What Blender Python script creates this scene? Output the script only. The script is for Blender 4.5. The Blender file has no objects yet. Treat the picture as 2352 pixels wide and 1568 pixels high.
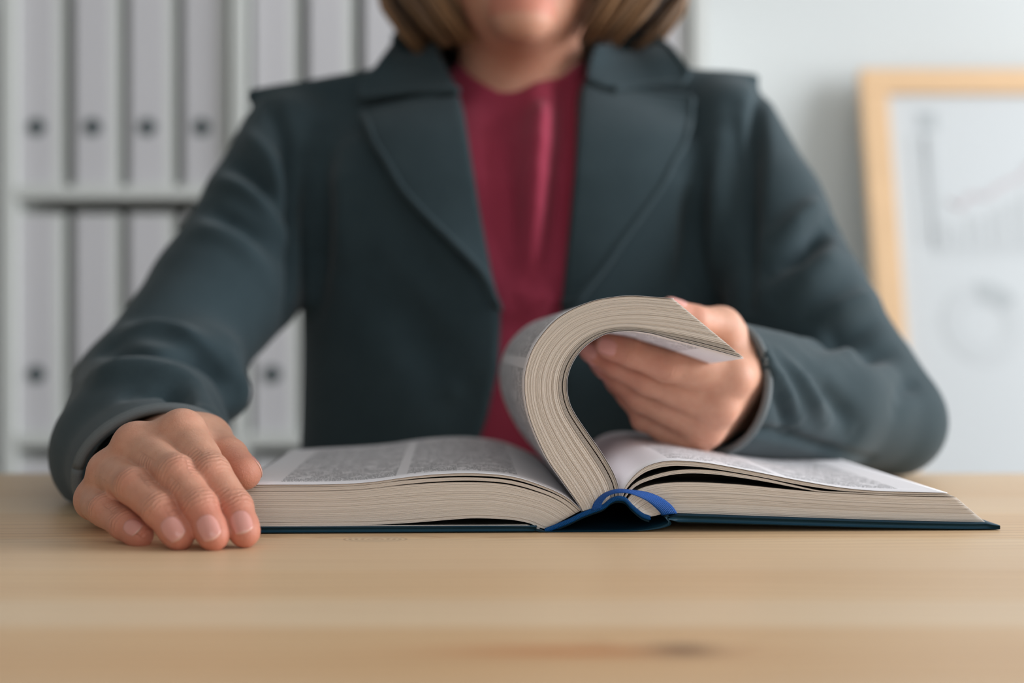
import bpy, bmesh, math, random
import numpy as np
from mathutils import Vector
random.seed(7); rng = np.random.default_rng(7)

# ------------------------------------------------------------------ camera / light / exposure
S = bpy.context.scene
COL = S.collection
F = 3267.0                       # focal length in pixels of the 2352 px frame (50 mm on 36 mm)
CAM = np.array([0.0, 0.0, 0.851])
TZ = 0.75                        # desk top
cd = bpy.data.cameras.new('camera'); cam = bpy.data.objects.new('camera', cd); COL.objects.link(cam)
cam.location = CAM; cam.rotation_euler = (math.pi/2, 0, 0)
cd.lens = 50; cd.sensor_width = 36; cd.clip_start = 0.02
cd.dof.use_dof = True; cd.dof.focus_distance = 0.75; cd.dof.aperture_fstop = 3.0; cd.dof.aperture_blades = 9
S.camera = cam
w = bpy.data.worlds.new('World'); S.world = w; w.use_nodes = True
w.node_tree.nodes['Background'].inputs[0].default_value = (0.80, 0.90, 1.0, 1)
w.node_tree.nodes['Background'].inputs[1].default_value = 1.0
S.view_settings.view_transform = 'Standard'; S.view_settings.look = 'None'
S.view_settings.gamma = 1; S.view_settings.use_curve_mapping = False
S.view_settings.exposure = -0.04
def area(name, loc, rot, sx, sy, power, col):
    l = bpy.data.lights.new(name, 'AREA'); l.shape = 'RECTANGLE'; l.size = sx; l.size_y = sy
    l.energy = power; l.color = col
    o = bpy.data.objects.new(name, l); COL.objects.link(o); o.location = loc; o.rotation_euler = rot
    return o
R = math.radians
area('daylight_side_window', (2.27, 0.95, 1.50), (0, R(90), 0), 1.35, 1.9, 84, (0.93, 0.96, 1.0))
area('added_rear_fill', (0.5, -2.07, 1.60), (R(90), 0, 0), 2.3, 1.35, 13, (1.0, 0.97, 0.93))  # added frontal fill from behind the camera, no known window there

# ------------------------------------------------------------------ helpers
def P(px, py, d):
    return np.array([(px-1176)/F*d, d, CAM[2]-(py-784)/F*d])
def lin(r, g, b):
    def f(c):
        c /= 255.0
        return c/12.92 if c <= 0.04045 else ((c+0.055)/1.055)**2.4
    return (f(r), f(g), f(b), 1)
def empty(name, loc=(0, 0, 0)):
    o = bpy.data.objects.new(name, None); COL.objects.link(o); o.location = loc
    o.empty_display_size = 0.05
    return o
def mesh_obj(name, verts, faces, mat, parent=None, smooth=True):
    me = bpy.data.meshes.new(name)
    if isinstance(verts, np.ndarray):
        verts = verts.astype(float).tolist()
    if isinstance(faces, np.ndarray):
        faces = faces.tolist()
    me.from_pydata(verts, [], faces); me.update()
    if smooth:
        me.polygons.foreach_set('use_smooth', [True]*len(me.polygons))
    if mat: me.materials.append(mat)
    o = bpy.data.objects.new(name, me); COL.objects.link(o)
    if parent: put(o, parent)
    return o
def put(o, parent):
    o.parent = parent
    # vertices are in world space: undo the parents' offset
    off = Vector((0, 0, 0)); p = parent
    while p: off += p.location; p = p.parent
    o.location = -off
def tag(o, label=None, cat=None, group=None, kind=None):
    if label: o['label'] = label
    if cat: o['category'] = cat
    if group: o['group'] = group
    if kind: o['kind'] = kind
    return o
def bevel_box(x0, x1, y0, y1, z0, z1, b=0.002, seg=2):
    bm = bmesh.new(); bmesh.ops.create_cube(bm, size=1)
    for v in bm.verts:
        v.co = ((x0+x1)/2+v.co.x*(x1-x0), (y0+y1)/2+v.co.y*(y1-y0), (z0+z1)/2+v.co.z*(z1-z0))
    if b > 0:
        bmesh.ops.bevel(bm, geom=bm.edges[:], offset=b, segments=seg, affect='EDGES', profile=0.6)
    vs = [tuple(v.co) for v in bm.verts]; bm.verts.index_update()
    fs = [[v.index for v in f.verts] for f in bm.faces]; bm.free()
    return vs, fs
def box(name, x0, x1, y0, y1, z0, z1, mat, parent=None, b=0.002):
    vs, fs = bevel_box(x0, x1, y0, y1, z0, z1, b)
    return mesh_obj(name, vs, fs, mat, parent, smooth=False)
def joinvf(parts):
    V, Fc, o = [], [], 0
    for v, f in parts:
        V += [tuple(map(float, q)) for q in v]; Fc += [[i+o for i in q] for q in f]; o += len(v)
    return V, Fc
def resample(pts, n, smooth=True):
    """Catmull-Rom through pts then even arc length."""
    pts = np.asarray(pts, float)
    if smooth and len(pts) > 2:
        q = []
        ext = np.vstack([2*pts[0]-pts[1], pts, 2*pts[-1]-pts[-2]])
        for i in range(1, len(ext)-2):
            p0, p1, p2, p3 = ext[i-1:i+3]
            for t in np.linspace(0, 1, 12, endpoint=False):
                q.append(0.5*((2*p1)+(-p0+p2)*t+(2*p0-5*p1+4*p2-p3)*t*t+(-p0+3*p1-3*p2+p3)*t**3))
        q.append(pts[-1]); pts = np.array(q)
    s = np.r_[0, np.cumsum(np.linalg.norm(np.diff(pts, axis=0), axis=1))]
    t = np.linspace(0, s[-1], n)
    return np.stack([np.interp(t, s, pts[:, k]) for k in range(pts.shape[1])], 1)
def tube(path, radii, n=8, flat=1.0, up=None):
    path = np.asarray(path, float); m = len(path)
    if np.isscalar(radii): radii = [radii]*m
    T = np.gradient(path, axis=0); T /= np.linalg.norm(T, axis=1)[:, None]+1e-12
    ref = np.array(up if up is not None else (0, 0, 1.0))
    vs, fs = [], []
    for i in range(m):
        a = np.cross(T[i], ref); l = np.linalg.norm(a)
        if l < 1e-5: a = np.cross(T[i], (1.0, 0, 0)); l = np.linalg.norm(a)
        a /= l; b = np.cross(a, T[i])
        for k in range(n):
            t = 2*math.pi*k/n
            vs.append(path[i]+radii[i]*(a*math.cos(t)+b*math.sin(t)*flat))
    for i in range(m-1):
        for k in range(n):
            k2 = (k+1) % n
            fs.append([i*n+k, i*n+k2, (i+1)*n+k2, (i+1)*n+k])
    fs.append(list(range(n))[::-1]); fs.append([(m-1)*n+k for k in range(n)])
    return vs, fs
def sheet(grid, thick, normal_fix=None):
    """solid sheet from a (n,m,3) grid of points."""
    n, m, _ = grid.shape
    du = np.gradient(grid, axis=0); dv = np.gradient(grid, axis=1)
    N = np.cross(du, dv); N /= np.linalg.norm(N, axis=2)[:, :, None]+1e-12
    if normal_fix is not None:
        if (N*np.asarray(normal_fix)).sum() < 0: N = -N
    top = grid; bot = grid - N*thick
    vs = np.vstack([top.reshape(-1, 3), bot.reshape(-1, 3)])
    idx = np.arange(n*m).reshape(n, m); o = n*m
    fs = []
    for i in range(n-1):
        for j in range(m-1):
            a, b, c, d = idx[i, j], idx[i+1, j], idx[i+1, j+1], idx[i, j+1]
            fs.append([a, b, c, d]); fs.append([o+d, o+c, o+b, o+a])
    ring = list(idx[:, 0])+list(idx[-1, 1:])+list(idx[-2::-1, -1])+list(idx[0, -2:0:-1])
    for k in range(len(ring)):
        a, b = ring[k], ring[(k+1) % len(ring)]
        fs.append([b, a, o+a, o+b])
    fs = [[int(x) for x in f] for f in fs]
    return vs, fs

# ------------------------------------------------------------------ materials
MATS = {}
class NT:
    def __init__(s, name):
        s.m = bpy.data.materials.new(name); s.m.use_nodes = True
        s.t = s.m.node_tree; s.b = s.t.nodes['Principled BSDF']; MATS[name] = s.m
    def n(s, typ, **kw):
        nd = s.t.nodes.new(typ)
        for k, v in kw.items():
            if k.startswith('i_'):
                key = k[2:]; key = int(key) if key.isdigit() else key.replace('_', ' ')
                nd.inputs[key].default_value = v
            else: setattr(nd, k, v)
        return nd
    def l(s, a, b): s.t.links.new(a, b)
    def math(s, op, a, b=None, c=None):
        nd = s.n('ShaderNodeMath', operation=op)
        for i, x in enumerate((a, b, c)):
            if x is None: continue
            if isinstance(x, (int, float)): nd.inputs[i].default_value = x
            else: s.l(x, nd.inputs[i])
        return nd.outputs[0]
    def mix(s, fac, a, b):
        nd = s.n('ShaderNodeMix', data_type='RGBA')
        for sock, x in ((nd.inputs[0], fac), (nd.inputs[6], a), (nd.inputs[7], b)):
            if isinstance(x, (int, float, tuple)): sock.default_value = x
            else: s.l(x, sock)
        return nd.outputs[2]
    def noise(s, vec, scale, detail=3, rough=0.5):
        nd = s.n('ShaderNodeTexNoise', i_Scale=scale, i_Detail=detail, i_Roughness=rough)
        if vec is not None: s.l(vec, nd.inputs['Vector'])
        return nd.outputs[0]
    def obj(s): return s.n('ShaderNodeTexCoord').outputs['Object']
    def mapping(s, vec, scale=(1, 1, 1), loc=(0, 0, 0), rot=(0, 0, 0)):
        nd = s.n('ShaderNodeMapping'); s.l(vec, nd.inputs[0])
        nd.inputs['Scale'].default_value = scale; nd.inputs['Location'].default_value = loc
        nd.inputs['Rotation'].default_value = rot
        return nd.outputs[0]
    def bump(s, h, strength=0.3, dist=0.001):
        nd = s.n('ShaderNodeBump', i_Strength=strength, i_Distance=dist)
        s.l(h, nd.inputs['Height']); s.l(nd.outputs[0], s.b.inputs['Normal'])
    def base(s, c):
        if isinstance(c, tuple): s.b.inputs['Base Color'].default_value = c
        else: s.l(c, s.b.inputs['Base Color'])
    def rough(s, r): s.b.inputs['Roughness'].default_value = r
def plain(name, col, rough=0.6, var=0.06, scale=20, metal=0, bump=0):
    t = NT(name); o = t.obj(); nz = t.noise(o, scale)
    c2 = tuple(min(1, x*(1-var*2)) for x in col[:3])+(1,)
    t.base(t.mix(nz, col, c2)); t.rough(rough); t.b.inputs['Metallic'].default_value = metal
    if bump: t.bump(t.noise(o, scale*8), bump, 0.001)
    return t.m
M = {}
M['wall'] = plain('wall_paint', lin(204, 207, 206), 0.85, 0.015, 3, bump=0.05)
M['ceil'] = plain('ceiling_paint', lin(200, 200, 198), 0.9, 0.01, 3)
M['wall2'] = plain('wall_grey_cut_bounce', lin(150, 152, 150), 0.85, 0.015, 3)  # unseen walls, toned down to cut bounce light
M['white'] = plain('white_laminate', lin(222, 224, 220), 0.5, 0.02, 8)
M['backp'] = plain('shelf_back_board', lin(225, 228, 225), 0.7, 0.02, 8)
M['trim'] = plain('white_trim', lin(235, 235, 233), 0.45, 0.01, 8)
M['binder'] = plain('white_binder_board', lin(216, 214, 217), 0.42, 0.02, 10)
M['binder_edge'] = plain('grey_binder_board', lin(222, 224, 220), 0.5, 0.02, 10)
M['paperedge'] = plain('binder_paper', lin(225, 222, 212), 0.8, 0.03, 60)
M['ringhole'] = plain('finger_ring', lin(84, 100, 102), 0.4, 0.05, 40)
M['holeshade'] = plain('finger_hole_shade', lin(40, 52, 54), 0.6, 0.05, 40)  # shade of the hole put into the colour
M['floor'] = plain('floor_vinyl', lin(150, 140, 128), 0.5, 0.1, 6)
M['framewood'] = plain('frame_wood', lin(224, 186, 144), 0.5, 0.08, 14)
M['poster'] = plain('poster_paper', lin(198, 201, 202), 0.35, 0.01, 5)
M['ink_grey'] = plain('poster_ink_grey', lin(189, 192, 193), 0.4, 0.03, 30)
M['ink_dark'] = plain('poster_ink_dark', lin(176, 180, 181), 0.4, 0.03, 30)
M['ink_red'] = plain('poster_ink_red', lin(198, 182, 185), 0.4, 0.03, 30)
M['ink_pale'] = plain('poster_ink_pale', lin(193, 196, 197), 0.4, 0.02, 30)
M['metal'] = plain('dark_metal', lin(70, 74, 78), 0.35, 0.05, 40, metal=0.8)
M['seat'] = plain('seat_fabric', lin(50, 54, 60), 0.9, 0.1, 200, bump=0.2)
M['shoe'] = plain('shoe_leather', lin(24, 24, 26), 0.4, 0.1, 50)
M['eye'] = plain('eye_white', lin(225, 222, 218), 0.2, 0.02, 50)
M['iris'] = plain('eye_iris', lin(70, 80, 84), 0.2, 0.1, 90)

# pine planks
t = NT('pine_plank'); o = t.obj()
info = t.n('ShaderNodeObjectInfo')
sep = t.n('ShaderNodeSeparateXYZ'); t.l(o, sep.inputs[0])
X, Y = sep.outputs[0], sep.outputs[1]
KN = [(P(862, 1238, 0.727), 0.018, 0.0055), (P(1570, 1492, 0.466), 0.012, 0.006)]
warp = t.math('MULTIPLY', t.noise(t.mapping(o, (2.2, 9, 1)), 1.0, 2), 0.055)
for kp, kr, ky in KN:
    dx = t.math('DIVIDE', t.math('SUBTRACT', X, float(kp[0])), kr*2.6)
    dy = t.math('DIVIDE', t.math('SUBTRACT', Y, float(kp[1])), ky*2.2)
    g = t.math('EXPONENT', t.math('MULTIPLY', t.math('ADD', t.math('MULTIPLY', dx, dx), t.math('MULTIPLY', dy, dy)), -1.0))
    warp = t.math('ADD', warp, t.math('MULTIPLY', g, 0.028))
yy = t.math('ADD', Y, warp)
yy = t.math('ADD', yy, t.math('MULTIPLY', t.n('ShaderNodeAttribute', attribute_type='OBJECT', attribute_name='tint').outputs['Fac'], 3.1))
grain = t.math('SINE', t.math('ADD', t.math('MULTIPLY', yy, 620.0), t.math('MULTIPLY', t.noise(t.mapping(o, (3, 60, 1)), 1.0, 3), 7.0)))
g01 = t.math('POWER', t.math('MULTIPLY_ADD', grain, 0.5, 0.5), 2.2)
broad = t.noise(t.mapping(o, (1.6, 26, 1)), 1.0, 3)
fine = t.noise(t.mapping(o, (14, 900, 1)), 1.0, 2)
ca = t.mix(broad, lin(232, 197, 152), lin(208, 160, 110))
ca = t.mix(t.math('MULTIPLY', g01, 0.42), ca, lin(176, 126, 80))
ca = t.mix(t.math('MULTIPLY', fine, 0.16), ca, lin(236, 214, 182))
tint = t.n('ShaderNodeAttribute', attribute_type='OBJECT', attribute_name='tint').outputs['Fac']
ca = t.mix(t.math('MULTIPLY', tint, 0.5), ca, lin(236, 216, 188))
# orange-brown knot with a dark heart
kp, kr, ky = KN[1]
def blob(cx, cy, rx, ry):
    dx = t.math('DIVIDE', t.math('SUBTRACT', X, float(cx)), rx); dy = t.math('DIVIDE', t.math('SUBTRACT', Y, float(cy)), ry)
    return t.math('EXPONENT', t.math('MULTIPLY', t.math('ADD', t.math('MULTIPLY', dx, dx), t.math('MULTIPLY', dy, dy)), -1.0))
ca = t.mix(t.math('MULTIPLY', blob(kp[0]-0.034, kp[1]-0.002, 0.044, 0.0075), 0.9), ca, lin(190, 116, 62))
ca = t.mix(t.math('MULTIPLY', blob(kp[0], kp[1], 0.012, 0.0075), 0.95), ca, lin(96, 66, 44))
kp, kr, ky = KN[0]
# ringed pale knot
dx = t.math('DIVIDE', t.math('SUBTRACT', X, float(kp[0])), 0.0165); dy = t.math('DIVIDE', t.math('SUBTRACT', Y, float(kp[1])), 0.0105)
rr = t.math('SQRT', t.math('ADD', t.math('MULTIPLY', dx, dx), t.math('MULTIPLY', dy, dy)))
inside = t.math('LESS_THAN', rr, 1.0)
rings = t.math('MULTIPLY_ADD', t.math('SINE', t.math('MULTIPLY', rr, 34.0)), 0.5, 0.5)
ca = t.mix(t.math('MULTIPLY', inside, 0.9), ca, t.mix(t.math('MULTIPLY', rings, 0.7), lin(234, 208, 172), lin(156, 108, 68)))
t.base(ca); t.rough(0.42); t.bump(t.math('ADD', g01, fine), 0.06, 0.0006)
t.b.inputs['Specular IOR Level'].default_value = 0.4
M['pine'] = t.m
M['pine_leg'] = plain('pine_frame', lin(214, 178, 134), 0.5, 0.1, 12)

# book
t = NT('page_edges'); a = t.n('ShaderNodeAttribute', attribute_name='tone')
c = t.mix(a.outputs['Fac'], lin(243, 233, 222), lin(220, 206, 192))
t.base(c); t.rough(0.85); M['edges'] = t.m
t = NT('printed_page'); uv = t.n('ShaderNodeUVMap', uv_map='UVMap'); sp = t.n('ShaderNodeSeparateXYZ'); t.l(uv.outputs[0], sp.inputs[0])
U, V = sp.outputs[0], sp.outputs[1]                     # metres across / along the page
per = 0.0037
row = t.math('FLOOR', t.math('DIVIDE', V, per)); fr = t.math('FRACT', t.math('DIVIDE', V, per))
linem = t.math('MULTIPLY', t.math('GREATER_THAN', fr, 0.22), t.math('LESS_THAN', fr, 0.72))
cv = t.n('ShaderNodeCombineXYZ'); t.l(t.math('MULTIPLY', U, 2100.0), cv.inputs[0]); t.l(t.math('MULTIPLY', row, 17.3), cv.inputs[1])
t.l(t.math('MULTIPLY', V, 380.0), cv.inputs[2])
letters = t.math('GREATER_THAN', t.noise(cv.outputs[0], 1.0, 1), 0.44)
cv2 = t.n('ShaderNodeCombineXYZ'); t.l(t.math('MULTIPLY', U, 130.0), cv2.inputs[0]); t.l(t.math('MULTIPLY', row, 9.7), cv2.inputs[1])
words = t.math('GREATER_THAN', t.noise(cv2.outputs[0], 1.0, 1), 0.40)
def between(x, a, b): return t.math('MULTIPLY', t.math('GREATER_THAN', x, a), t.math('LESS_THAN', x, b))
cols = t.math('ADD', between(U, 0.022, 0.084), between(U, 0.090, 0.150))
txt = t.math('MULTIPLY', t.math('MULTIPLY', linem, letters), t.math('MULTIPLY', words, t.math('MULTIPLY', cols, between(V, 0.014, 0.222))))
c = t.mix(t.math('MULTIPLY', txt, 0.95), lin(238, 234, 236), lin(40, 42, 46))
t.base(c); t.rough(0.55); t.b.inputs['Specular IOR Level'].default_value = 0.25
M['page'] = t.m
def cloth(name, c1, c2, scale, bump, sheen=0.0, rough=0.9, mott=10):
    t = NT(name); o = t.obj()
    nz = t.noise(o, mott, 4, 0.6); fine = t.noise(o, scale, 2, 0.7)
    t.base(t.mix(t.math('MULTIPLY_ADD', fine, 0.6, t.math('MULTIPLY', nz, 0.4)), c1, c2)); t.rough(rough)
    t.b.inputs['Sheen Weight'].default_value = sheen; t.b.inputs['Sheen Roughness'].default_value = 0.5
    t.b.inputs['Specular IOR Level'].default_value = 0.2
    t.bump(fine, bump, 0.0008)
    return t.m
M['cover'] = cloth('book_cloth', lin(8, 42, 58), lin(16, 60, 78), 2400, 0.12, rough=0.5)
M['spinein'] = cloth('spine_lining', lin(20, 40, 50), lin(30, 56, 66), 1500, 0.1, rough=0.75)
def woven(name, c1, c2, scale):
    t = NT(name); uv = t.n('ShaderNodeUVMap', uv_map='UVMap').outputs[0]
    sp = t.n('ShaderNodeSeparateXYZ'); t.l(uv, sp.inputs[0])
    a = t.math('SINE', t.math('MULTIPLY', t.math('ADD', sp.outputs[0], sp.outputs[1]), scale))
    b = t.math('SINE', t.math('MULTIPLY', t.math('SUBTRACT', sp.outputs[0], sp.outputs[1]), scale))
    h = t.math('MULTIPLY_ADD', t.math('MULTIPLY', a, b), 0.5, 0.5)
    t.base(t.mix(h, c1, c2)); t.rough(0.5); t.bump(h, 0.6, 0.0006)
    return t.m
M['ribbon'] = woven('blue_woven_ribbon', lin(0, 58, 140), lin(4, 104, 200), 4200)
M['band'] = cloth('blue_braid', lin(0, 50, 104), lin(6, 92, 160), 3000, 0.2, rough=0.5)
M['jacket'] = cloth('grey_wool', lin(32, 47, 53), lin(64, 79, 84), 900, 0.25, sheen=0.12, mott=30)
M['hem'] = woven('woven_hem', lin(10, 24, 30), lin(140, 148, 150), 2850)
M['blouse'] = cloth('burgundy_knit', lin(150, 50, 72), lin(170, 64, 86), 1600, 0.1, sheen=0.1)
M['trousers'] = cloth('dark_trousers', lin(30, 34, 40), lin(40, 44, 50), 900, 0.15)

# skin
t = NT('skin'); o = t.obj()
red = t.n('ShaderNodeAttribute', attribute_name='red').outputs['Fac']
wc = t.n('ShaderNodeAttribute', attribute_name='wc').outputs['Fac']; wm = t.n('ShaderNodeAttribute', attribute_name='wm').outputs['Fac']
mot = t.noise(o, 160, 3); c = t.mix(mot, lin(222, 172, 146), lin(204, 146, 120))
c = t.mix(t.math('MULTIPLY', red, 0.65), c, lin(202, 118, 98))
fre = t.math('GREATER_THAN', t.noise(o, 330, 1), 0.74)
c = t.mix(t.math('MULTIPLY', fre, 0.22), c, lin(164, 104, 80))
t.base(c); t.rough(0.45)
t.b.inputs['Subsurface Weight'].default_value = 0.25; t.b.inputs['Subsurface Radius'].default_value = (1.0, 0.35, 0.2)
t.b.inputs['Subsurface Scale'].default_value = 0.003; t.b.inputs['Specular IOR Level'].default_value = 0.35
wr = t.math('MULTIPLY', t.math('SINE', t.math('ADD', t.math('MULTIPLY', wc, 2600.0), t.math('MULTIPLY', t.noise(o, 220, 2), 9.0))), wm)
fineb = t.noise(t.mapping(o, (1, 1, 1)), 900, 3, 0.7)
h = t.math('ADD', t.math('MULTIPLY', wr, 0.55), t.math('MULTIPLY', fineb, 0.8))
t.bump(h, 0.5, 0.0009); M['skin'] = t.m
t = NT('fingernail'); a = t.n('ShaderNodeAttribute', attribute_name='tip').outputs['Fac']
t.base(t.mix(a, lin(220, 156, 144), lin(226, 186, 170))); t.rough(0.22); t.b.inputs['Subsurface Weight'].default_value = 0.1
t.b.inputs['Subsurface Scale'].default_value = 0.002; M['nail'] = t.m
t = NT('brown_hair'); a = t.n('ShaderNodeAttribute', attribute_name='tone').outputs['Fac']
t.base(t.mix(a, lin(66, 52, 42), lin(166, 126, 88))); t.rough(0.42); M['hair'] = t.m
M['lips'] = plain('lips', lin(190, 100, 96), 0.4, 0.05, 90)

# ------------------------------------------------------------------ room
WX0, WX1, WY0, WY1, WH = -1.7, 2.35, -2.15, 2.36, 2.6
def struct(name, parts, mat, parent=None):
    v, f = joinvf(parts)
    o = mesh_obj(name, v, f, mat, parent, smooth=False)
    if parent is None: o['kind'] = 'structure'
    return o
struct('floor', [bevel_box(WX0-.1, WX1+.1, WY0-.1, WY1+.1, -.05, 0, 0)], M['floor'])
struct('ceiling', [bevel_box(WX0-.1, WX1+.1, WY0-.1, WY1+.1, WH, WH+.05, 0)], M['ceil'])
struct('wall_back', [bevel_box(WX0-.1, WX1+.1, WY1, WY1+.1, 0, WH, 0)], M['wall'])
struct('wall_left', [bevel_box(WX0-.1, WX0, WY0, WY1, 0, WH, 0)], M['wall2'])
def wall_open(name, axis, c0, c1, a0, a1, o0, o1, z0, z1):
    mk = (lambda a, b, c, d: bevel_box(c0, c1, a, b, c, d, 0)) if axis == 'x' else (lambda a, b, c, d: bevel_box(a, b, c0, c1, c, d, 0))
    struct(name, [mk(a0, o0, 0, WH), mk(o1, a1, 0, WH), mk(o0, o1, 0, z0), mk(o0, o1, z1, WH)], M['wall2'])
wall_open('wall_right', 'x', WX1, WX1+.1, WY0, WY1, -0.05, 1.95, .8, 2.2)
wall_open('wall_front', 'y', WY0-.1, WY0, WX0, WX1, -0.7, 1.7, .9, 2.3)  # opening made for the added fill window
def window(name, axis, c, o0, o1, z0, z1):
    b = []
    def mk(a, bb, z, zz, d=.03):
        b.append(bevel_box(c-d, c+d, a, bb, z, zz, .003) if axis == 'x' else bevel_box(a, bb, c-d, c+d, z, zz, .003))
    mk(o0, o0+.05, z0, z1); mk(o1-.05, o1, z0, z1); mk(o0, o1, z0, z0+.05); mk(o0, o1, z1-.05, z1)
    m = (o0+o1)/2; mk(m-.03, m+.03, z0, z1)
    struct(name, b, M['trim'])
window('window_1', 'x', WX1+.06, -0.05, 1.95, .8, 2.2)
window('added_fill_window', 'y', WY0-.06, -0.7, 1.7, .9, 2.3)  # unseen window frame, added to go with the rear fill light
struct('baseboard_back', [bevel_box(WX0, WX1, WY1-.012, WY1, 0, .07, .003)], M['trim'])

# ------------------------------------------------------------------ desk
desk = tag(empty('desk', (0.05, 0.67, 0)), 'pale pine desk of long planks with a dark orange knot', 'desk')
DX0, DX1 = -0.86, 0.98
edges = [0.24, 0.345, 0.425, 0.503, 0.556, 0.627, 0.731, 0.835, 0.925, 1.01, 1.09]
tints = [.4, .3, .1, .9, .35, .6, .3, .7, .45, .6]
for y0, y1, tn in zip(edges[:-1], edges[1:], tints):
    box('plank', DX0, DX1, y0+.00012, y1-.00012, TZ-.028, TZ, M['pine'], desk, b=.0006)['tint'] = tn
for sx in (DX0+.09, DX1-.09):
    for sy in (.30, 1.03):
        box('leg', sx-.03, sx+.03, sy-.03, sy+.03, 0, TZ-.028, M['pine_leg'], desk, b=.003)
for sy in (.30, 1.03):
    box('apron', DX0+.12, DX1-.12, sy-.012, sy+.012, TZ-.10, TZ-.028, M['pine_leg'], desk)
for sx in (DX0+.09, DX1-.09):
    box('apron', sx-.012, sx+.012, .33, 1.0, TZ-.10, TZ-.028, M['pine_leg'], desk)

# ------------------------------------------------------------------ book
TH = R(2.2)
BO = np.array([(1390-1176)/F*0.757, 0.757, TZ])
BU = np.array([math.cos(TH), math.sin(TH), 0]); BV = np.array([-math.sin(TH), math.cos(TH), 0])
BL = 0.240
def FP(px, py, v=0.0):
    r = np.array([(px-1176)/F, 1.0, -(py-784)/F])
    tt = ((BO-CAM)@BV+v)/(r@BV); p = CAM+tt*r
    return np.array([(p-BO)@BU, max(p[2]-TZ, 0.0004)])
def B3(u, v, w_): return BO+u*BU+v*BV+w_*np.array([0, 0, 1.0])
def curve(px, n): return resample([FP(*q) for q in px], n)
book = tag(empty('open_book', tuple(BO)), 'thick open hardcover book with dark teal cover and a curled stack of pages', 'book')

left_top = [(540, 1117), (600, 1114), (760, 1113), (850, 1108), (940, 1096), (1020, 1089), (1100, 1088), (1180, 1096), (1250, 1118), (1300, 1142), (1335, 1172)]
left_bot = [(503, 1207), (600, 1207), (700, 1206), (850, 1205), (950, 1200), (1050, 1192), (1100, 1190), (1170, 1193), (1215, 1201), (1238, 1211), (1255, 1215)]
lift_out = [(1338, 1174), (1333, 1163), (1292, 1104), (1259, 1056), (1229, 993), (1211, 937), (1205, 882), (1211, 838), (1229, 793), (1266, 745), (1307, 715), (1359, 693), (1403, 684), (1448, 680), (1500, 683), (1548, 687)]
lift_in = [(1420, 1148), (1420, 1121), (1407, 1085), (1381, 1041), (1352, 1000), (1322, 956), (1307, 926), (1301, 893), (1303, 863), (1313, 834), (1333, 804), (1359, 782), (1392, 765), (1426, 759), (1459, 759), (1500, 765), (1544, 777), (1599, 791), (1655, 806), (1709, 821)]
right_a = [(1426, 1147), (1436, 1120), (1461, 1089), (1492, 1069), (1541, 1059), (1613, 1063), (1680, 1074), (1747, 1087), (1837, 1105), (1926, 1120), (1993, 1127), (2060, 1130), (2177, 1133)]
right_a2 = [(1428, 1149), (1440, 1122), (1465, 1096), (1496, 1079), (1545, 1070), (1613, 1073), (1680, 1083), (1747, 1095), (1837, 1113), (1926, 1126), (1993, 1131), (2060, 1134), (2183, 1136)]
right_b = [(1430, 1150), (1443, 1125), (1470, 1103), (1524, 1085), (1577, 1078), (1649, 1081), (1747, 1097), (1820, 1113), (1881, 1126), (1926, 1129), (1993, 1132), (2060, 1135), (2185, 1137)]
right_b2 = [(1433, 1152), (1447, 1129), (1473, 1110), (1524, 1094), (1577, 1087), (1649, 1090), (1747, 1104), (1820, 1118), (1881, 1129), (1926, 1132), (1993, 1135), (2060, 1138), (2192, 1140)]
right_c = [(1436, 1153), (1456, 1130), (1492, 1115), (1546, 1108), (1613, 1108), (1702, 1113), (1792, 1122), (1881, 1130), (1926, 1133), (1971, 1135), (2060, 1139), (2197, 1142)]
right_bot = [(1490, 1187), (1507, 1184), (1524, 1180), (1555, 1178), (1702, 1183), (1971, 1192), (2120, 1196), (2264, 1199)]

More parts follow.
